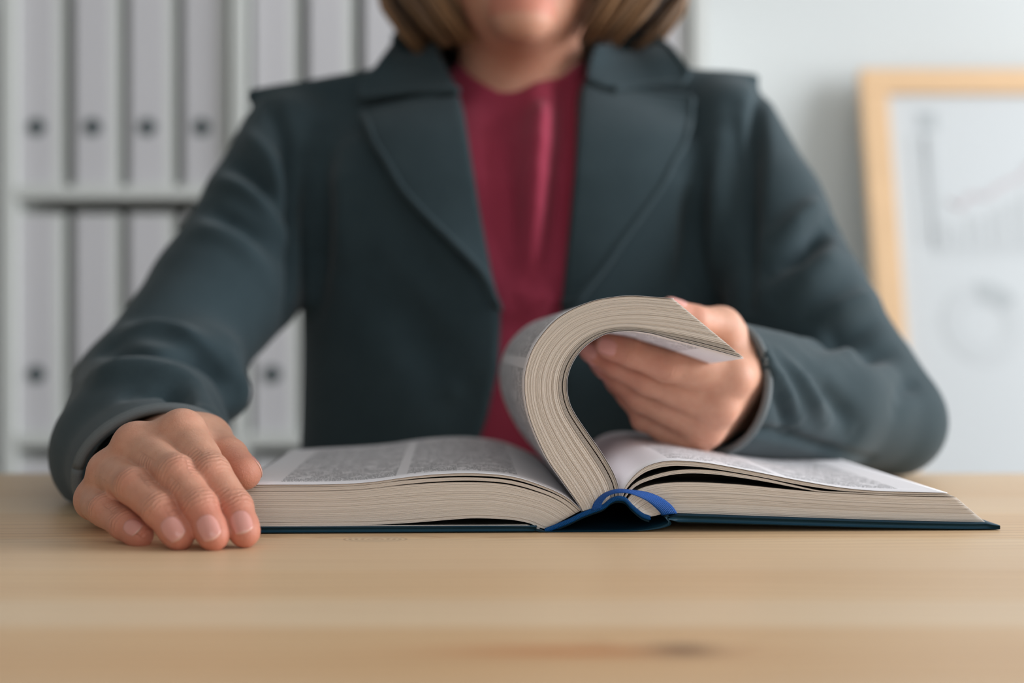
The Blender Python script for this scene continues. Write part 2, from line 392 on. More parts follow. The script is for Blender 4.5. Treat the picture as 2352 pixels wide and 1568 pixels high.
def deform(kind, pts, v):
    """pts (n,2) section at depth v; small change of the section along the book."""
    s = np.linspace(0, 1, len(pts))[:, None]; q = pts.copy(); x = v/BL
    if kind == 'lift':
        q[:, 1] -= (0.010*x**1.0*np.clip((s[:, 0]-.55)/.45, 0, 1)**1.6)
        q[:, 0] -= 0.006*x*np.sin(np.pi*np.clip(s[:, 0]/.8, 0, 1))
    elif kind == 'left':
        q[:, 1] += 0.0035*x*np.sin(np.pi*s[:, 0])
    return q
def leaf_grid(sec, kind, v0, v1, nv):
    g = np.empty((len(sec), nv, 3))
    for j, v in enumerate(np.linspace(v0, v1, nv)):
        q = deform(kind, sec, v)
        g[:, j] = BO+q[:, :1]*BU+v*BV+q[:, 1:]*np.array([0, 0, 1.0])
    return g
def page_block(A, B, nleaf, kind, n=56, nv=7, fill=0.62, clump=7):
    """stack of leaves between section A (first leaf) and B (last leaf); returns one part."""
    a, b = curve(A, n), curve(B, n)
    th = np.linalg.norm(a-b, axis=1)
    parts_v, parts_f, tones = [], [], []; off = 0
    ks = (np.arange(nleaf)+0.5)/nleaf
    for i, k in enumerate(ks):
        gap = 0.05/nleaf*math.sin(i*2.399)+ (0.05/nleaf if i % clump == 0 else 0)
        half = 0.5/nleaf*fill
        k0 = np.clip(k-half+gap, 0, 1); k1 = np.clip(k+half+gap, 0, 1)
        sa = a*(1-k0)+b*k0; sb = a*(1-k1)+b*k1
        jit = rng.uniform(-0.0003, 0.0003)+(0.0003 if i % clump == 0 else 0)
        v0 = 0.0005+jit*.5
        ga = leaf_grid(sa, kind, v0, BL, nv); gb = leaf_grid(sb, kind, v0, BL, nv)
        m = n*nv; idx = np.arange(m).reshape(n, nv)
        vs = np.vstack([ga.reshape(-1, 3), gb.reshape(-1, 3)])
        q = np.stack([idx[:-1, :-1], idx[1:, :-1], idx[1:, 1:], idx[:-1, 1:]], -1).reshape(-1, 4)
        fs = [q, q[:, ::-1]+m]
        for e in (idx[:, 0], idx[:, -1]):
            fs.append(np.stack([e[:-1], e[1:], e[1:]+m, e[:-1]+m], -1))
        for e in (idx[0], idx[-1]):
            fs.append(np.stack([e[:-1], e[1:], e[1:]+m, e[:-1]+m], -1))
        parts_v.append(vs); parts_f.append(np.vstack(fs)+off); off += len(vs)
        tn = 0.35+0.3*rng.random()+(0.35 if i % clump == 0 else 0)
        tones += [tn]*len(vs)
    o = mesh_obj('page_block', np.vstack(parts_v), np.vstack(parts_f), M['edges'], book, smooth=True)
    at = o.data.attributes.new('tone', 'FLOAT', 'POINT'); at.data.foreach_set('value', tones)
    o['kind'] = 'stuff'
    return o
def printed_page(A, kind, lift, outward_uv=False, n=70, nv=13, label=None):
    """one leaf with print lying on the block; lift = offset (m) along the curve's normal."""
    a = curve(A, n); tg = np.gradient(a, axis=0); tg /= np.linalg.norm(tg, axis=1)[:, None]
    nrm = np.stack([-tg[:, 1], tg[:, 0]], 1); a = a+nrm*lift
    g = leaf_grid(a, kind, 0.0002, BL, nv)
    vs, fs = sheet(g, 0.00012)
    o = mesh_obj('page', vs, fs, M['page'], book)
    s = np.r_[0, np.cumsum(np.linalg.norm(np.diff(a, axis=0), axis=1))]
    if outward_uv: s = s[-1]-s
    vv = np.linspace(0, BL, nv); UVv = np.stack(np.meshgrid(s, vv, indexing='ij'), -1).reshape(-1, 2)
    UVv = np.vstack([UVv, UVv])
    uvl = o.data.uv_layers.new(name='UVMap')
    li = np.empty(len(o.data.loops), int); o.data.loops.foreach_get('vertex_index', li)
    uvl.data.foreach_set('uv', UVv[li].ravel())
    if label: o['label'] = label
    return o
# left block in three bundles so that the two dark gaps near its top stay open
def lerp_px(A, B, k, n=24):
    a, b = resample(A, n), resample(B, n)
    return [tuple(x) for x in a*(1-k)+b*k]
def gap_px(A, k, amp, x0, x1, n=24, B=left_bot):
    pts = lerp_px(A, B, k, n)
    out = []
    for x, y in pts:
        tt = (x-x0)/(x1-x0)
        out.append((x, y+(amp*math.sin(math.pi*min(max(tt, 0), 1))**0.8 if 0 < tt < 1 else 0)))
    return out
page_block(left_top, lerp_px(left_top, left_bot, .045), 3, 'left', fill=.8)
page_block(gap_px(left_top, .05, 3.2, 900, 1335), lerp_px(left_top, left_bot, .15), 6, 'left', fill=.85)
page_block(gap_px(left_top, .155, 2.6, 890, 1310), left_bot, 46, 'left', fill=.90)
page_block(lift_out, lerp_px(lift_out, lift_in, .80), 44, 'lift', n=80, nv=9, fill=.90)
page_block(gap_px(lift_out, .80, 0, 0, 1, 40, lift_in), lerp_px(lift_out, lift_in, .90), 6, 'lift', n=80, nv=9, fill=.55)
page_block(lerp_px(lift_out, lift_in, .915), lift_in, 5, 'lift', n=80, nv=9, fill=.6)
page_block(right_a, right_a2, 5, 'right', fill=.8)
page_block(right_b, right_b2, 4, 'right', fill=.8)
page_block(right_c, right_bot, 44, 'right', fill=.90)
printed_page(left_top, 'left', 0.0003, label='printed page lying flat in grey shade')
printed_page(right_a, 'right', 0.0004, outward_uv=True, label='bright printed page')
printed_page(lift_out, 'lift', 0.0004)
printed_page(lift_in, 'lift', -0.0004, outward_uv=True)

# cover: boards, spine, hinges
def profile_prism(top, bot, v0, v1, name, mat, parent, n=24, b=True):
    a, c = curve(top, n), curve(bot, n)
    ring = np.vstack([a, c[::-1]]); m = len(ring)
    vs, fs = [], []
    vals = [v0, v0+.0007, v1-.0007, v1] if b else [v0, v1]
    cen = ring.mean(0)
    for k, v in enumerate(vals):
        r_ = ring.copy()
        if b and k in (0, 3):
            mid = (np.vstack([c, a[::-1]])+ring)/2; r_ = ring+(mid-ring)*0.28
        for q in r_: vs.append(B3(q[0], v, q[1]))
    for k in range(len(vals)-1):
        for i in range(m):
            j = (i+1) % m; fs.append([k*m+i, k*m+j, (k+1)*m+j, (k+1)*m+i])
    for k in (0, len(vals)-1):
        for i in range(n-1):
            fs.append([k*m+i, k*m+i+1, k*m+m-2-i, k*m+m-1-i])
    return mesh_obj(name, vs, fs, mat, parent)
cv0, cv1 = -.004, BL+.004
profile_prism([(486, 1209), (492, 1207), (600, 1208), (900, 1207), (1216, 1206), (1226, 1208), (1231, 1214)],
              [(486, 1222), (492, 1225), (600, 1225), (900, 1225), (1212, 1224), (1226, 1222), (1231, 1217)], cv0, cv1, 'cover_board', M['cover'], book)
profile_prism([(1533, 1187), (1536, 1181), (1548, 1179), (1700, 1184), (1971, 1193), (2200, 1199), (2268, 1198), (2284, 1199), (2291, 1204)],
              [(1533, 1191), (1536, 1196), (1548, 1198), (1700, 1202), (1971, 1210), (2200, 1217), (2268, 1219), (2284, 1219), (2291, 1215)], cv0, cv1, 'cover_board', M['cover'], book)
profile_prism([(1226, 1212), (1240, 1214), (1256, 1218), (1300, 1221), (1370, 1221), (1450, 1216), (1505, 1207), (1528, 1199), (1533, 1196), (1527, 1189), (1524, 1184), (1533, 1181)],
              [(1226, 1217), (1240, 1220), (1256, 1223), (1300, 1224), (1370, 1224), (1450, 1221), (1505, 1213), (1534, 1206), (1540, 1199), (1534, 1190), (1531, 1186), (1537, 1185)], cv0, cv1, 'spine', M['cover'], book, n=60)
# endpaper sheets on the boards
profile_prism([(500, 1206.5), (800, 1206), (1100, 1205), (1215, 1204.5), (1240, 1212)],
              [(500, 1208), (800, 1207.5), (1100, 1206.5), (1215, 1206), (1238, 1214)], -.001, BL, 'endpaper', M['edges'], book, b=False)
# spine backing (dark curved lining under the page fan) and blue head band
cordpx = [(1252, 1218), (1280, 1207), (1307, 1196), (1331, 1184), (1355, 1174), (1385, 1163), (1400, 1151), (1412, 1145), (1425, 1144), (1437, 1148), (1451, 1163), (1474, 1182), (1492, 1189)]
cs = curve(cordpx, 60)
lower = cs.copy(); lower[:, 1] = np.maximum(lower[:, 1]-.0025, .0012)
vs, fs = [], []
for v in (0.001, BL):
    for q in np.vstack([cs, lower[::-1]]): vs.append(B3(q[0], v, q[1]))
m = 120
for i in range(m):
    j = (i+1) % m; fs.append([i, j, m+j, m+i])
for k in (0, 1):
    for i in range(59): fs.append([k*m+i, k*m+i+1, k*m+m-2-i, k*m+m-1-i])
mesh_obj('spine_lining', vs, fs, M['spinein'], book)
def uv_tube(name, path, rad, mat, parent, n=10, flat=1.0, up=None):
    vs, fs = tube(path, rad, n, flat, up); o = mesh_obj(name, vs, fs, mat, parent)
    s = np.r_[0, np.cumsum(np.linalg.norm(np.diff(path, axis=0), axis=1))]
    r0 = rad if np.isscalar(rad) else rad[0]
    uvl = o.data.uv_layers.new(name='UVMap'); nfq = (len(path)-1)*n
    uvs = []
    for i in range(len(path)-1):
        for k in range(n):
            a, b = k/n*2*math.pi*r0, (k+1)/n*2*math.pi*r0
            uvs += [s[i], a, s[i], b, s[i+1], b, s[i+1], a]
    uvs += [0, 0]*(len(o.data.loops)-len(uvs)//2)
    uvl.data.foreach_set('uv', uvs)
    return o
cpath = resample(np.array([B3(q[0], -.0008, q[1]) for q in cs]), 260)
bparts = []
for ph in (0, 2*math.pi/3, 4*math.pi/3):
    L_ = np.linspace(0, 1, 260)*2*math.pi*26+ph
    hp = cpath+np.stack([0*L_, np.cos(L_)*.00055, np.sin(L_)*.00075], 1)
    bparts.append(tube(hp, .0007, 6))
v_, f_ = joinvf(bparts); mesh_obj('head_band', v_, f_, M['band'], book)
# ribbon bookmark
ru = [(1358, 1172), (1362, 1158), (1370, 1146), (1382, 1135), (1398, 1127), (1420, 1122), (1451, 1124), (1485, 1129), (1513, 1139), (1535, 1153), (1548, 1166), (1556, 1179)]
rl = [(1381, 1169), (1382, 1158), (1387, 1149), (1396, 1140), (1408, 1134), (1424, 1131), (1444, 1132), (1466, 1140), (1487, 1151), (1503, 1164), (1514, 1175), (1520, 1184)]
nR = 48
def ribbon_edge(px, vfun):
    c = resample(px, nR); out = []
    for i, q in enumerate(c):
        v = vfun(i/(nR-1)); a = FP(q[0], q[1], v); out.append(B3(a[0], v, a[1]))
    return np.array(out)
eu = ribbon_edge(ru, lambda s: -.0025-.004*math.sin(math.pi*s)); el = ribbon_edge(rl, lambda s: -.0030-.0075*math.sin(math.pi*s)**.8)
g = np.stack([eu*(1-k)+el*k+np.array([0, -1, 0.3])*0.0006*math.sin(math.pi*k) for k in np.linspace(0, 1, 7)], 1)
vs, fs = sheet(g, .0005, (0, -1, .3))
rb = mesh_obj('ribbon_bookmark', vs, fs, M['ribbon'], book)
uvl = rb.data.uv_layers.new(name='UVMap')
s = np.r_[0, np.cumsum(np.linalg.norm(np.diff(eu, axis=0), axis=1))]
uu = np.stack(np.meshgrid(s, np.linspace(0, .007, 7), indexing='ij'), -1).reshape(-1, 2); uu = np.vstack([uu, uu])
li = np.empty(len(rb.data.loops), int); rb.data.loops.foreach_get('vertex_index', li); uvl.data.foreach_set('uv', uu[li].ravel())
rb['label'] = 'bright blue woven ribbon'

# ------------------------------------------------------------------ implicit surfaces
def smin(a, b, k):
    h = np.clip(0.5+0.5*(b-a)/k, 0, 1)
    return b+(a-b)*h-k*h*(1-h)
def smax(a, b, k): return -smin(-a, -b, k)
def cone(p, a, b, r1, r2, axis=None, ratio=1.0):
    a = np.asarray(a, np.float32); b = np.asarray(b, np.float32)
    if axis is not None:
        e = np.asarray(axis, np.float32); e = e/np.linalg.norm(e); kf = np.float32(1/ratio-1)
        p = p+((p-a)@e)[:, None]*kf*e
        b = b+((b-a)@e)*kf*e
    ba = b-a; pa = p-a; t_ = np.clip(pa@ba/max(float(ba@ba), 1e-9), 0, 1)
    d = pa-t_[:, None]*ba
    return np.sqrt((d*d).sum(1))-(r1+(r2-r1)*t_)
def ell(p, c, r):
    q = (p-np.asarray(c, np.float32))/np.asarray(r, np.float32)
    k0 = np.sqrt((q*q).sum(1)); q2 = q/np.asarray(r, np.float32); k1 = np.sqrt((q2*q2).sum(1))+1e-9
    return k0*(k0-1)/k1
def surface(f, lo, hi, h, blk=8):
    lo = np.asarray(lo, float); hi = np.asarray(hi, float)
    nb = np.ceil((hi-lo)/(h*blk)).astype(int); n = nb*blk+1
    c = np.stack(np.meshgrid(*[lo[k]+(np.arange(nb[k])+.5)*blk*h for k in range(3)], indexing='ij'), -1).reshape(-1, 3)
    fc = f(c.astype(np.float32))
    act = np.abs(fc) < blk*h*0.87*1.7+0.003
    field = np.empty(tuple(n), np.float32)
    sg = np.where(fc < 0, -1, 1).astype(np.float32).reshape(nb)
    field[:-1, :-1, :-1] = np.repeat(np.repeat(np.repeat(sg, blk, 0), blk, 1), blk, 2)
    field[-1] = 1; field[:, -1] = 1; field[:, :, -1] = 1
    bi = np.stack(np.unravel_index(np.nonzero(act)[0], nb), 1)*blk
    loc = np.stack(np.meshgrid(*[np.arange(blk+1)]*3, indexing='ij'), -1).reshape(-1, 3)
    for s0 in range(0, len(bi), 600):
        ii = (bi[s0:s0+600, None, :]+loc[None]).reshape(-1, 3)
        val = f((lo+ii*h).astype(np.float32))
        field[ii[:, 0], ii[:, 1], ii[:, 2]] = val
    ins = field < 0
    cnt = np.zeros(tuple(n-1), np.int8)
    offs = [(i, j, k) for i in (0, 1) for j in (0, 1) for k in (0, 1)]
    for i, j, k in offs: cnt += ins[i:n[0]-1+i, j:n[1]-1+j, k:n[2]-1+k]
    ac = np.nonzero((cnt > 0) & (cnt < 8)); cells = np.stack(ac, 1)
    vid = np.full(tuple(n-1), -1, np.int32); vid[ac] = np.arange(len(cells))
    acc = np.zeros((len(cells), 3)); num = np.zeros(len(cells))
    for a in offs:
        for ax in range(3):
            if a[ax]: continue
            b = list(a); b[ax] = 1
            pa = cells+np.array(a); pb = cells+np.array(b)
            va = field[pa[:, 0], pa[:, 1], pa[:, 2]]; vb = field[pb[:, 0], pb[:, 1], pb[:, 2]]
            m_ = (va < 0) != (vb < 0); tt = np.where(m_, va/(va-vb+1e-20), 0)
            q = np.array(a, float)[None]+np.zeros((len(cells), 3)); q[:, ax] += tt
            acc[m_] += q[m_]; num[m_] += 1
    verts = lo+h*(cells+acc/num[:, None])
    faces = []
    for ax in range(3):
        sl0 = [slice(None)]*3; sl1 = [slice(None)]*3; sl0[ax] = slice(0, -1); sl1[ax] = slice(1, None)
        A, Bq = ins[tuple(sl0)], ins[tuple(sl1)]
        e = np.stack(np.nonzero(A != Bq), 1); o1, o2 = [(1, 2), (2, 0), (0, 1)][ax]
        ok = (e[:, o1] > 0) & (e[:, o2] > 0) & (e[:, o1] < n[o1]-1) & (e[:, o2] < n[o2]-1); e = e[ok]
        q = []
        for d1, d2 in ((-1, -1), (0, -1), (0, 0), (-1, 0)):
            cc = e.copy(); cc[:, o1] += d1; cc[:, o2] += d2; q.append(vid[cc[:, 0], cc[:, 1], cc[:, 2]])
        q = np.stack(q, 1); flip = ~A[tuple(e.T)]
        q[flip] = q[flip][:, ::-1]; faces.append(q)
    return verts, np.vstack(faces)
def grad(f, p, e=0.0006):
    p = np.asarray(p, np.float32); g = np.empty_like(p)
    for k in range(3):
        d = np.zeros(3, np.float32); d[k] = e; g[:, k] = f(p+d)-f(p-d)
    return g/(np.linalg.norm(g, axis=1)[:, None]+1e-12)
def trace(f, o, d, n=70, tmax=4.0, t0=0.0):
    o = np.atleast_2d(o).astype(np.float32); d = np.atleast_2d(d).astype(np.float32)
    d = d/np.linalg.norm(d, axis=1)[:, None]; t_ = np.full(len(d), t0, np.float32)
    bt = t_.copy(); bf_ = np.full(len(d), 9, np.float32)
    for _ in range(n):
        v_ = f(o+d*t_[:, None]); b_ = np.abs(v_) < bf_; bt[b_] = t_[b_]; bf_[b_] = np.abs(v_[b_])
        t_ = np.minimum(t_+v_*0.6, tmax)
    return o+d*bt[:, None]
def cast(f, pxs, t0=0.0):
    pxs = np.asarray(pxs, float)
    d = np.stack([(pxs[:, 0]-1176)/F, np.ones(len(pxs)), -(pxs[:, 1]-784)/F], 1)
    return trace(f, np.repeat(CAM[None], len(d), 0), d, t0=t0)
def polydist(p, path):
    best = np.full(len(p), 9.0)
    for a, b in zip(path[:-1], path[1:]):
        ba = b-a; tt = np.clip((p-a)@ba/max(ba@ba, 1e-9), 0, 1)
        best = np.minimum(best, np.linalg.norm(p-a-tt[:, None]*ba, axis=1))
    return best

# ------------------------------------------------------------------ hands
def make_hand(fing, rad, thumb, trad, wrist, wside, wr, forearm, volar, h=0.0009):
    """fing: 4 chains (index..little) of 4 points; thumb: 4 points (base, knuckle, joint, tip);
    wrist: centre; wside: unit vector towards the thumb side; volar: unit vector towards the palm."""
    wside = wside/np.linalg.norm(wside); volar = volar/np.linalg.norm(volar)
    wb = [wrist+wside*x for x in (.017, .006, -.006, -.016)]
    bumps = []
    for ch in fing:
        for j in (0, 1):
            prev = wrist if j == 0 else ch[0]
            mid = (prev+ch[2 if j else 1])/2; n_ = ch[j]-mid; n_ = n_/np.linalg.norm(n_)
            n_ = n_-volar*0.5; n_ /= np.linalg.norm(n_)
            bumps.append((ch[j], n_, j, len(bumps)//2))
    def f(p):
        palm = None
        for i, ch in enumerate(fing):
            d = cone(p, wb[i], ch[0], wr, rad[i][0]*1.02)
            d2 = cone(p, wb[i]+volar*.004, ch[0]+volar*.006+(wb[i]-ch[0])*.12, wr, rad[i][0]*1.05)
            d = smin(d, d2, .006)
            palm = d if palm is None else smin(palm, d, .009)
        for c1, c2, r1, r2 in zip(fing[:-1], fing[1:], rad[:-1], rad[1:]):
            palm = smin(palm, cone(p, c1[0]+volar*.001, c2[0]+volar*.001, r1[0]*.92, r2[0]*.92), .006)
            palm = smin(palm, cone(p, c1[0]*.7+c1[1]*.3+volar*.002, c2[0]*.7+c2[1]*.3+volar*.002, r1[1]*.80, r2[1]*.80), .005)
        palm = smin(palm, cone(p, thumb[0], thumb[1], trad[0], trad[1]), .012)
        mid = fing[0][0]*.55+wb[0]*.45
        palm = smin(palm, cone(p, mid, thumb[1]*.7+mid*.3, .008, .007), .014)
        palm = smin(palm, cone(p, wrist+volar*.006-wside*.012, fing[3][0]+volar*.006+(wrist-fing[3][0])*.25, .016, .011), .012)
        palm = smin(palm, smin(cone(p, wrist+wside*.010, forearm+wside*.009, wr*1.02, .019), cone(p, wrist-wside*.010, forearm-wside*.009, wr*1.02, .019), .02), .012)
        out = None
        for i, ch in enumerate(fing):
            d = cone(p, ch[0], ch[1], rad[i][0]*.97, rad[i][1]*.97)
            d = smin(d, cone(p, ch[0]*.55+ch[1]*.45+volar*.0015, ch[0]*.4+ch[1]*.6+volar*.0015, rad[i][1], rad[i][1]), .004)
            d = smin(d, cone(p, ch[1], ch[2], rad[i][1], rad[i][2]), .003)
            d = smin(d, cone(p, ch[2], ch[3], rad[i][2], rad[i][3]), .003)
            pulp = ch[2]*.3+ch[3]*.7+volar*.0012
            d = smin(d, cone(p, pulp, pulp, rad[i][3]*.98, rad[i][3]*.98), .003)
            out = d if out is None else smin(out, d, .0009)
        th = cone(p, thumb[1], thumb[2], trad[1], trad[2])
        th = smin(th, cone(p, thumb[2], thumb[3], trad[2], trad[3]), .003)
        palm = smin(palm, th, .006)
        for c_, n_, j, fi in bumps:
            if j == 0 and fi > 1: continue
            r_ = .0080 if j == 0 else .0062
            q = c_+n_*(.0038 if j == 0 else .0042)
            if j == 0: palm = smin(palm, cone(p, q, q, r_, r_), .007)
            else: out = smin(out, cone(p, q, q, r_, r_), .004)
        return smin(palm, out, .0032)
    allp = np.array([q for ch in fing for q in ch]+list(thumb)+[wrist, forearm])
    V_, F_ = surface(f, allp.min(0)-.034, allp.max(0)+.034, h)
    red = np.zeros(len(V_)); wc_ = np.zeros(len(V_)); wm_ = np.zeros(len(V_))
    N_ = grad(f, V_)
    for ch in list(fing)+[thumb]:
        red += .9*np.exp(-(np.linalg.norm(V_-ch[3], axis=1)/.016)**2)
        red += .35*np.exp(-(np.linalg.norm(V_-ch[2], axis=1)/.012)**2)
    for c_, n_, j, fi in bumps:
        red += (.30 if j == 0 else .50)*np.exp(-(np.linalg.norm(V_-c_-n_*.008, axis=1)/.009)**2)
    for ch in fing:
        for j, sg in ((1, .0065), (2, .0045)):
            ax = ch[min(j+1, 3)]-ch[j-1]; ax /= np.linalg.norm(ax); rel = V_-ch[j]; co = rel@ax
            near = np.exp(-(co/sg)**2)*(np.linalg.norm(rel-co[:, None]*ax, axis=1) < .0165)
            near = near*np.clip(-(N_@volar)*1.4+.3, 0, 1)
            up = near > wm_; wc_[up] = co[up]; wm_[up] = near[up]
    return f, V_, F_, np.clip(red, 0, 1), wc_, wm_
def nail(f, D, T, dorsal, wid, length, parent, back=-.0015):
    a = T-D; a /= np.linalg.norm(a); n_ = dorsal-(dorsal@a)*a; n_ /= np.linalg.norm(n_); l = np.cross(a, n_)
    nu, nvv = 11, 13; pts = []; off = []; tip = []
    for i in range(nu):
        for j in range(nvv):
            x = -1+2*i/(nu-1); y = -1+2*j/(nvv-1)
            X_ = x*math.sqrt(1-.42*y*y); Y_ = y*math.sqrt(1-.46*x*x)
            pts.append(T+a*(Y_*length/2+back)+l*X_*wid/2+n_*.022)
            r_ = max(abs(x), abs(y)); off.append(.00055*(1-r_**5)-.00012 if y < .8 else .0006-.0002*abs(x)**4)
            tip.append(1.0 if y > .9 else 0.0)
    hit = trace(f, np.array(pts), np.repeat(-n_[None], len(pts), 0), tmax=.04)
    g = (hit+n_*np.array(off)[:, None]).reshape(nu, nvv, 3)
    vs, fs = sheet(g, .0006, n_)
    o = mesh_obj('fingernail', vs, fs, M['nail'], parent)
    at = o.data.attributes.new('tip', 'FLOAT', 'POINT'); at.data.foreach_set('value', tip+tip)
    return o
def unit(v): v = np.asarray(v, float); return v/np.linalg.norm(v)

# hand on the desk
LH = [[P(418, 996, .748), P(484, 1086, .718), P(540, 1165, .707), P(562, 1222, .697)],
      [P(316, 1026, .750), P(404, 1088, .713), P(459, 1162, .698), P(490, 1229, .690)],
      [P(254, 1084, .754), P(306, 1116, .716), P(366, 1170, .699), P(411, 1229, .692)],
      [P(218, 1146, .762), P(243, 1172, .730), P(286, 1205, .714), P(322, 1228, .706)]]
LR = [[.0118, .0098, .0086, .0076], [.0118, .0098, .0086, .0078], [.0110, .0094, .0084, .0076], [.0100, .0084, .0074, .0066]]
LT = [P(405, 1045, .835), P(478, 1012, .803), P(525, 1050, .766), P(561, 1086, .745)]
LW = np.array([-.208, .838, .783]); LE = np.array([-.262, .97, .792])
wsideL = LH[0][0]-LH[3][0]
fL, VL, FL, redL, wcL, wmL = make_hand(LH, LR, LT, [.016, .0125, .0102, .0090], LW, wsideL, .0165, LE, unit((.30, .42, -.86)))
# hand lifting the pages
RH = [[P(1683, 868, .878), P(1532, 838, .867), P(1452, 808, .867), P(1398, 793, .872)],
      [P(1650, 932, .880), P(1492, 874, .884), P(1414, 834, .890), P(1356, 802, .896)],
      [P(1622, 982, .890), P(1480, 917, .902), P(1424, 868, .908), P(1380, 832, .913)],
      [P(1588, 1014, .901), P(1487, 962, .916), P(1444, 908, .922), P(1408, 868, .926)]]
RR = [[.0120, .0106, .0092, .0080], [.0116, .0098, .0086, .0076], [.0110, .0094, .0082, .0074], [.0100, .0084, .0074, .0066]]
RT = [P(1706, 820, .935), P(1655, 752, .905), P(1594, 738, .887), P(1538, 716, .880)]
RW = np.array([.156, .955, .820]); RE = np.array([.215, 1.03, .81])
wsideR = RH[0][0]-RH[3][0]
fR, VR, FR, redR, wcR, wmR = make_hand(RH, RR, RT, [.016, .0125, .0100, .0090], RW, wsideR, .0165, RE, unit((-.45, .88, .12)))

# ------------------------------------------------------------------ person: torso field
XC = .006; YC = 1.212
zz = np.array([.40, .50, .62, .75, .85, .92, .98, 1.01, 1.03, 1.05, 1.07, 1.10])
aa = np.array([.190, .192, .188, .186, .184, .186, .188, .178, .150, .115, .085, .060])
bb = np.array([.115, .118, .112, .108, .108, .112, .107, .098, .088, .076, .066, .056])
yc = np.array([1.212]*6+[1.213, 1.216, 1.220, 1.225, 1.229, 1.230])
def torso(p):
    z = p[:, 2]; a = np.interp(z, zz, aa).astype(np.float32); b = np.interp(z, zz, bb).astype(np.float32)
    q = np.sqrt(((p[:, 0]-XC)/a)**2+((p[:, 1]-np.interp(z, zz, yc).astype(np.float32))/b)**2)
    d = (q-1)*np.minimum(a, b)*np.interp(z, [.98, 1.03], [1, .6]).astype(np.float32); d = smax(d, z-1.10, .02); d = np.maximum(d, .46-z)
    for s_, zt, xt, tx, tz in ((-1, 1.014, .160, .226, 1.060), (1, 1.024, .156, .201, 1.073)):
        sh = cone(p, (XC+s_*xt, 1.222, zt), (XC+s_*.055, 1.235, 1.046), .044, .046)
        tip = cone(p, (XC+s_*.12, 1.215, 1.068), (XC+s_*tx, 1.21, tz), .014, .006)
        d = smin(d, smin(sh, tip, .028), .022)
    d = smin(d, cone(p, P(1690, 480, 1.2), P(1745, 800, 1.2), .030, .034), .03)
    return d
def neckf(p): return cone(p, (XC, 1.235, 1.0), (XC+.002, 1.215, 1.12), .058, .053)
# sleeves: chain of (point, radius)
SL = [(P(668, 335, 1.205), .045), (P(600, 480, 1.165), .046), (P(500, 680, 1.115), .052), (P(335, 905, 1.035), .048)]
SLF = [(P(335, 905, 1.035), .048), (np.array([-.236, .905, .785]), .049), (np.array([-.207, .830, .778]), .036)]
SRS = [(P(1666, 308, 1.205), .046), (P(1750, 490, 1.165), .050), (P(1838, 710, 1.115), .054), (P(1985, 925, 1.075), .050), (P(2050, 968, 1.06), .038)]
SRF = [(P(2046, 968, 1.06), .039), (P(1880, 925, 1.0), .043), (P(1648, 888, .924), .044)]
axL = unit((.80, .50, .30)); axR = unit((0.05, -0.3, 1.0))
def sleeves(p):
    dl = None
    for (a, ra), (b, rb_) in zip(SL[:-1], SL[1:]):
        d = cone(p, a, b, ra, rb_); dl = d if dl is None else smin(dl, d, .01)
    dl = smin(dl, cone(p, P(650, 420, 1.195), P(612, 668, 1.16), .028, .030), .03)
    # loose cloth under the elbow bend
    dl = smin(dl, cone(p, P(470, 850, 1.02), P(505, 900, 1.01), .030, .022), .03)
    fl = None
    for (a, ra), (b, rb_), rt, kk in zip(SLF[:-1], SLF[1:], (1.12, 1.30), (1, .84)):
        d = cone(p, a, b, ra*kk, rb_, axL, rt); fl = d if fl is None else smin(fl, d, .012)
    dl = smin(dl, fl, .012)
    dr = None
    for (a, ra), (b, rb_) in zip(SRS[:-1], SRS[1:]):
        d = cone(p, a, b, ra, rb_); dr = d if dr is None else smin(dr, d, .01)
    fr_ = None
    for (a, ra), (b, rb_) in zip(SRF[:-1], SRF[1:]):
        d = cone(p, a, b, ra, rb_, axR, 1.0); fr_ = d if fr_ is None else smin(fr_, d, .012)
    dr = smin(dr, fr_, .010)
    return dl, dr
# cuff cut planes and cavities
cL = SLF[-1][0]; nL = unit(np.array([.30, -.92, -.25])); cR = SRF[-1][0]; nR_ = unit(np.array([-.78, -.60, .12]))
def jacket(p):
    d = torso(p)
    # opening at the neck
    dn = cone(p, (XC, 1.222, 1.045), (XC, 1.19, 1.17), .056, .085)
    d = smax(d, -dn, .01)
    # V opening
    z = p[:, 2]
    xl = np.interp(z, VZ[0][::-1], VZ[1][::-1]).astype(np.float32); xr = np.interp(z, VZ[2][::-1], VZ[3][::-1]).astype(np.float32)
    wdg = np.maximum(np.maximum(xl-p[:, 0], p[:, 0]-xr), p[:, 1]-1.19)
    d = smax(d, -wdg, .006)
    dl, dr = sleeves(p)
    for s_, q in ((dl, (cL, nL, SLF)), (dr, (cR, nR_, SRF))):
        c_, n_, ch = q
        pl = (p-c_.astype(np.float32))@n_.astype(np.float32)
        a, ra = ch[-2]; b, rb_ = ch[-1]
        mid = a*.35+b*.65
        cav = cone(p, mid, b+(b-mid)*2, rb_-.006, rb_-.005, axL if ch is SLF else axR, 1.30 if ch is SLF else 1.0)
        near = np.linalg.norm(p-c_.astype(np.float32), axis=1) < .14
        cut = smax(s_, pl, .003); cut = smax(cut, -cav, .003)
        s2 = np.where(near, cut, s_)
        d = smin(d, s2, .014)
    return smax(d, TZ+.0008-z + np.where(p[:, 1] > 1.09, 9, 0)*-1, .003)
def edgez(pxs):
    q = np.array([P(x, y, 1.105) for x, y in pxs]); return q[:, 2], q[:, 0]
